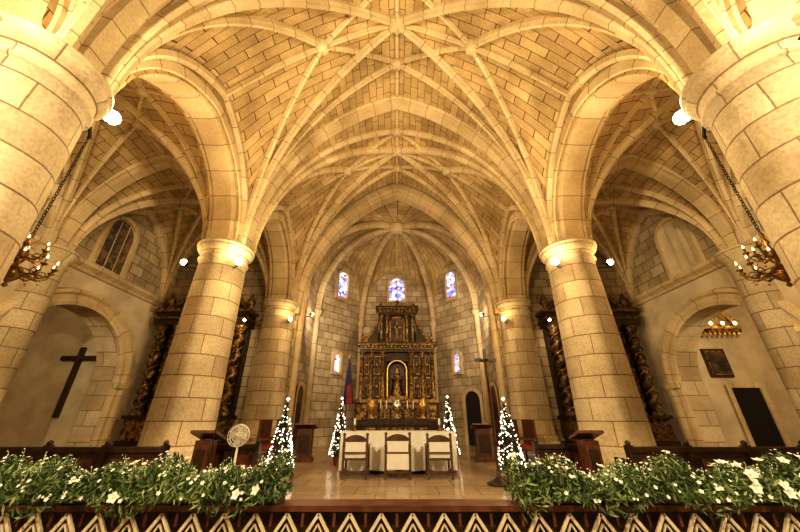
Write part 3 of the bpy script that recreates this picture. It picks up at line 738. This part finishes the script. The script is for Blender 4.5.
# globe lamps on iron brackets : column lamps, plus others added as fill
COL = (1, .765, .44)
def lamp(x, y, z, power, aim=(0, 0, 1), size=.1, col=COL, cone=165, glow=14, foot=None, r=.085):
    e = empty('wall_or_fill_lamp', (x, y, z)); a = Vector(aim).normalized(); b = B()
    q = a.to_track_quat('Z', 'Y').to_matrix()
    def T(v): w = q @ Vector(v); return (x+w.x, y+w.y, z+w.z)
    o = len(b.v)
    prof = [(.02, -.1), (.05, -.09), (.07, -.05), (.075, -.02), (.06, -.02)]; n = 14
    for rr, h in prof:
        for k in range(n): b.v.append(T((rr*cos(2*pi*k/n), rr*sin(2*pi*k/n), h)))
    for i in range(len(prof)-1):
        for k in range(n): b.face((o+i*n+k, o+i*n+(k+1) % n, o+(i+1)*n+(k+1) % n, o+(i+1)*n+k), M_IRON, None, True)
    b.sph(T((0, 0, .04)), r, M_LAMP, 10)
    if foot: b.tube([T((0, 0, -.08)), (x, y, z-.12), foot], .018, M_IRON, 6)
    else: b.tube([(x, y, z-.02), (x, y, z-.2)], .02, M_IRON, 6)
    bb = b.build('fitting'); bb.parent = e; bb.matrix_parent_inverse = Matrix.Translation((x, y, z)).inverted()
    l = bpy.data.lights.new('beam', 'SPOT'); l.energy = power; l.color = col; l.shadow_soft_size = size; l.spot_size = radians(cone); l.spot_blend = .6
    lo = bpy.data.objects.new('beam', l); sc.collection.objects.link(lo); lo.parent = e; lo.location = a*.22
    lo.rotation_euler = a.to_track_quat('-Z', 'Y').to_euler()
    if glow:
        l = bpy.data.lights.new('glow', 'POINT'); l.energy = glow; l.color = (1, .66, .30); l.shadow_soft_size = .05
        lo = bpy.data.objects.new('glow', l); sc.collection.objects.link(lo); lo.parent = e; lo.location = a*.2
for s_ in (-1, 1):
    lamp(s_*5.28, 4.12, 6.28, 480, (-s_*.75, -.3, .25), glow=95, foot=(s_*5.4, 3.9, 6.1), r=.13)
    lamp(s_*4.7, 8.45, 5.45, 640, (-s_*.7, -.55, .4), glow=85, foot=(s_*4.95, 8.65, 5.35), r=.11)
    lamp(s_*6.3, 8.5, 5.45, 40, (s_*.6, -.5, .3), glow=35, foot=(s_*6.0, 8.65, 5.35), r=.09)
    lamp(s_*4.72, 13.65, 5.2, 230, (-s_*.7, -.6, .4), glow=35, foot=(s_*4.9, 13.85, 5.1))
    lamp(s_*6.3, 12.9, 5.0, 70, (s_*.7, .2, -.5), glow=0, foot=(s_*5.95, 13.65, 4.9), r=.07, size=.05)  # extra lamp added to brighten the side altars
    lamp(s_*5.25, 2.1, 6.0, 70, (-s_*.7, .1, .3), glow=0, foot=(s_*5.3, 2.5, 5.8))  # general fill, added out of view behind the near column
    lamp(s_*4.3, -1.9, 6.0, 1800, (-s_*.3, .9, .0), glow=0, foot=(s_*4.75, -2.2, 5.9), col=(1, .79, .48))  # main fill for the nave, added unseen behind the camera
    lamp(s_*6.6, -1.9, 5.4, 160, (s_*.1, .9, -.3), glow=0, foot=(s_*6.1, -2.2, 5.3))  # weaker aisle fill, also added unseen behind the camera
    lamp(s_*4.2, 15.15, 5.9, 330, (-s_*.5, .8, .1), glow=0, foot=(s_*4.68, 15.15, 5.8), col=(1, .80, .58))  # cooler lamp added to brighten and tint the apse
    lamp(s_*12.3, 8.35, 5.0, 120 if s_ < 0 else 330, (s_*.1, .8, -.2), glow=0, foot=(s_*12.3, 8.1, 4.9))  # hung out of view on the chapel's near wall

# ---------------------------------------------------------------- foreground : balustrade and flowers
b = B(); RY = 3.75; z0 = -.5; ZT = .56
b.b2(-5.0, 5.0, RY-.12, RY+.15, ZT-.045, ZT, M_WOOD); b.b2(-5, 5, RY-.15, RY+.15, z0, z0+.15, M_WOOD)
b.b2(-5, 5, RY+.0, RY+.03, z0+.15, ZT-.045, M_DARK)
S = .29; k = -17; yl = RY-.11
def strip(p, q, w, m, yy):
    d = Vector((q[0]-p[0], 0, q[1]-p[1])).normalized(); n_ = Vector((-d.z, 0, d.x))*w
    for y_ in (yy, yy+.02):
        b.poly([(p[0]-n_.x, y_, p[1]-n_.z), (q[0]-n_.x, y_, q[1]-n_.z), (q[0]+n_.x, y_, q[1]+n_.z), (p[0]+n_.x, y_, p[1]+n_.z)], m)
    for g in (-1, 1):
        b.poly([(p[0]+g*n_.x, yy, p[1]+g*n_.z), (q[0]+g*n_.x, yy, q[1]+g*n_.z), (q[0]+g*n_.x, yy+.02, q[1]+g*n_.z), (p[0]+g*n_.x, yy+.02, p[1]+g*n_.z)], m)
while k < 17:
    xc = k*S+S/2
    for s2 in (-1, 1):
        strip((xc+s2*S/2, ZT-.27), (xc, ZT-.065), .014, M_CREAM, yl)
        strip((xc+s2*S*.34, ZT-.30), (xc, ZT-.14), .007, M_CREAM, yl+.004)
        strip((xc+s2*S/2, ZT-.27), (xc+s2*.0, ZT-.47), .012, M_CREAM, yl)
    strip((xc+S/2, ZT-.06), (xc+S/2, ZT-.16), .012, M_WOOD, yl+.004)
    b.lathe((xc+S/2, yl+.02, z0+.15), [(.03, 0), (.03, .03), (.015, .06), (.028, .17), (.015, .3), (.03, .33), (.03, .46)], M_WOOD, 8)
    k += 1
b.b2(-5, 5, yl-.0, yl+.03, ZT-.52, ZT-.47, M_WOOD)
for x in (-4.95, 4.95): b.b2(x-.07, x+.07, RY-.1, RY+.1, z0, ZT-.03, M_WOOD)
b.build('altar_rail', loc=(0, RY, z0))
def flowers(x0, x1):
    b = B(); yc = RY+.02; zb = ZT+.004
    b.b2(x0, x1, yc-.11, yc+.11, zb, zb+.1, M_DARK)
    def hgt(x): return .25*(1.0+.22*sin(x*5+1)+.22*sin(x*11.3+2))
    for i in range(8500):
        x = random.uniform(x0-.05, x1+.05); a = random.uniform(-.1, pi+.1); rr = sqrt(random.random())
        c = Vector((x, yc-.03+.24*rr*cos(a), zb+.06+hgt(x)*rr*max(0, sin(a))))
        if random.random() < .07: c = Vector((x, RY-.2-.05*random.random(), zb+.08-.16*random.random()*(.5+.5*sin(x*7))))
        d = Vector((random.gauss(0, .7), random.gauss(0, .7), random.gauss(.5, .7))).normalized()*random.uniform(.025, .06)
        w = d.cross(Vector((random.gauss(0, 1), random.gauss(0, 1), random.gauss(0, 1)))).normalized()*.0105
        b.poly([c-d, c+w, c+d, c-w], M_LEAF if random.random() < .6 else M_LEAF2)
    for i in range(80):
        x = random.uniform(x0, x1); yb = yc+random.uniform(-.15, .1); h = hgt(x)+random.uniform(.0, .13); dx = random.gauss(0, .04)
        b.tube([(x, yb, zb+.08), (x+dx, yb-.03, zb+h)], .003, M_LEAF2, 4)
        for q in range(7):
            t = .45+.55*q/6; c = Vector((x+dx*t+random.gauss(0, .02), yb-.03*t+random.gauss(0, .02), zb+.08+(h-.08)*t)); b.octa(c, random.uniform(.005, .01), M_PETAL)
    for i in range(190):
        x = random.uniform(x0, x1); a = random.uniform(.3, pi+.05)
        big = (x > 3.1 and random.random() < .45) or random.random() < .03
        s_ = .048 if big else random.uniform(.012, .021)
        c = Vector((x, yc-.03+.25*cos(a), zb+.06+(hgt(x)+.02)*max(0, sin(a))))
        n = (c-Vector((x, yc, zb))+Vector((random.gauss(0, .1), -.1, .05))).normalized(); t = n.orthogonal().normalized(); u = n.cross(t)
        for k in range(5):
            an = 2*pi*k/5; dd = t*cos(an)+u*sin(an); ww = n.cross(dd)
            b.poly([c, c+dd*s_*.6+ww*s_*.4+n*s_*.3, c+dd*s_*1.05+n*s_*.4, c+dd*s_*.6-ww*s_*.4+n*s_*.3], M_PETAL)
        b.octa(c+n*s_*.2, s_*.15, M_YEL)
    b.build('flower_arrangement', loc=((x0+x1)/2, yc, zb))
flowers(-4.5, -1.12); flowers(1.15, 4.5)

def stall(x0, x1, y, h):
    b = B(); b.b2(x0, x1, y, y+.06, .12, h-.08, M_DARK); b.b2(x0-.04, x1+.04, y-.05, y+.1, h-.08, h, M_DARK); b.b2(x0, x1, y+.06, y+.5, .4, .46, M_DARK)
    n = max(2, int((x1-x0)/.9))
    for k in range(n+1):
        x = x0+(x1-x0)*k/n
        b.b2(x-.05, x+.05, y-.04, y+.08, 0, h+.03, M_DARK); b.b2(x-.03, x+.03, y+.08, y+.5, 0, .62, M_DARK); b.sph((x, y+.02, h+.06), .05, M_DARK, 6)
        if k < n: b.b2(x+.15, x+(x1-x0)/n-.15, y-.02, y, .2, h-.18, M_WOOD)
    b.build('choir_stall', loc=((x0+x1)/2, y, 0))
stall(-9.5, -4.2, 6.6, .82); stall(4.2, 9.5, 6.6, .82); stall(-4.1, -2.9, 7.6, .8); stall(2.9, 4.1, 7.6, .8)
def lectern(x, y, h, w=.5):
    b = B(); b.b2(x-w/2, x+w/2, y-.2, y+.2, 0, .12, M_WOOD); b.b2(x-w/2+.06, x+w/2-.06, y-.15, y+.15, .12, h-.15, M_WOOD); b.b2(x-w/2+.12, x+w/2-.12, y-.17, y-.15, .25, h-.3, M_DARK)
    b.box((x, y, h-.06), (w+.1, .45, .05), M_WOOD, rx=-.3)
    b.build('wooden_lectern', loc=(x, y, 0))
lectern(-3.75, 7.15, 1.05, .4); lectern(3.75, 7.15, 1.05, .4); lectern(-3.1, 12.2, 1.1, .6); lectern(2.9, 12.2, 1.1, .6)
for s_ in (-1, 1):
    for y in (11.6, 13.2):
        b = B(); x = s_*3.95
        b.b2(x-.35, x+.35, y-.5, y+.5, .38, .46, M_WOOD); b.b2(x+s_*.3, x+s_*.36, y-.5, y+.5, .38, 1.25, M_WOOD); b.b2(x-.3, x+.28, y-.45, y+.45, .46, .52, M_RED)
        for yy in (y-.47, y+.47):
            for xx in (x-.3, x+.3): b.b2(xx-.03, xx+.03, yy-.03, yy+.03, 0, .7, M_WOOD)
            b.b2(x-.35, x+.35, yy-.03, yy+.03, .68, .73, M_WOOD)
        b.build('sanctuary_seat', loc=(x, y, 0))
b = B(); x, y = -3.15, 7.2
b.lathe((x, y, 0), [(.001, 0), (.2, 0), (.2, .03), (.03, .06), (.02, .8), (.001, .8)], M_PLASTIC, 16)
R = .19
for r in (R, R*.8, R*.55, R*.3): b.tube([(x+r*cos(t), y-.1, .98+r*sin(t)) for t in [k*2*pi/24 for k in range(24)]], .008, M_PLASTIC, 5, True)
b.tube([(x+R*cos(t), y, .98+R*sin(t)) for t in [k*2*pi/24 for k in range(24)]], .014, M_PLASTIC, 5, True)
for k in range(16):
    a = 2*pi*k/16; b.tube([(x, y-.12, .98), (x+R*cos(a), y-.09, .98+R*sin(a)), (x+R*cos(a), y, .98+R*sin(a))], .005, M_PLASTIC, 4)
for k in range(4):
    a = pi/2*k; c = Vector((x, y-.04, .98)); d = Vector((cos(a), 0, sin(a))); w = Vector((-sin(a), .25, cos(a)))
    b.poly([c-w*.02, c+d*.15-w*.07, c+d*.17+w*.05, c+w*.03], M_PLASTIC)
b.lathe((x, y+.03, .9), [(.001, 0), (.06, .02), (.06, .14), (.001, .16)], M_PLASTIC, 12)
b.build('standing_fan', loc=(x, y, 0))
b = B(); b.lathe((-3.45, 6.8, 0), [(.001, 0), (.13, 0), (.12, .02), (.012, .04), (.01, 1.1), (.001, 1.1)], M_IRON, 10); b.tube([(-3.45, 6.8, 1.1), (-3.4, 6.8, 1.35)], .01, M_IRON, 6); b.sph((-3.4, 6.8, 1.37), .03, M_IRON, 6); b.build('microphone_stand')

w = bpy.data.worlds.new('World'); sc.world = w; w.use_nodes = True
w.node_tree.nodes['Background'].inputs[0].default_value = (1, .8, .55, 1); w.node_tree.nodes['Background'].inputs[1].default_value = .3

cd = bpy.data.cameras.new('Camera'); cam = bpy.data.objects.new('Camera', cd); sc.collection.objects.link(cam)
cd.sensor_width = 36; cd.lens = 318/800*36; cd.shift_x = 3/800; cd.clip_start = .05
cam.location = (0, 0, 1.3); cam.rotation_euler = (radians(90+25.5), 0, 0)
sc.camera = cam
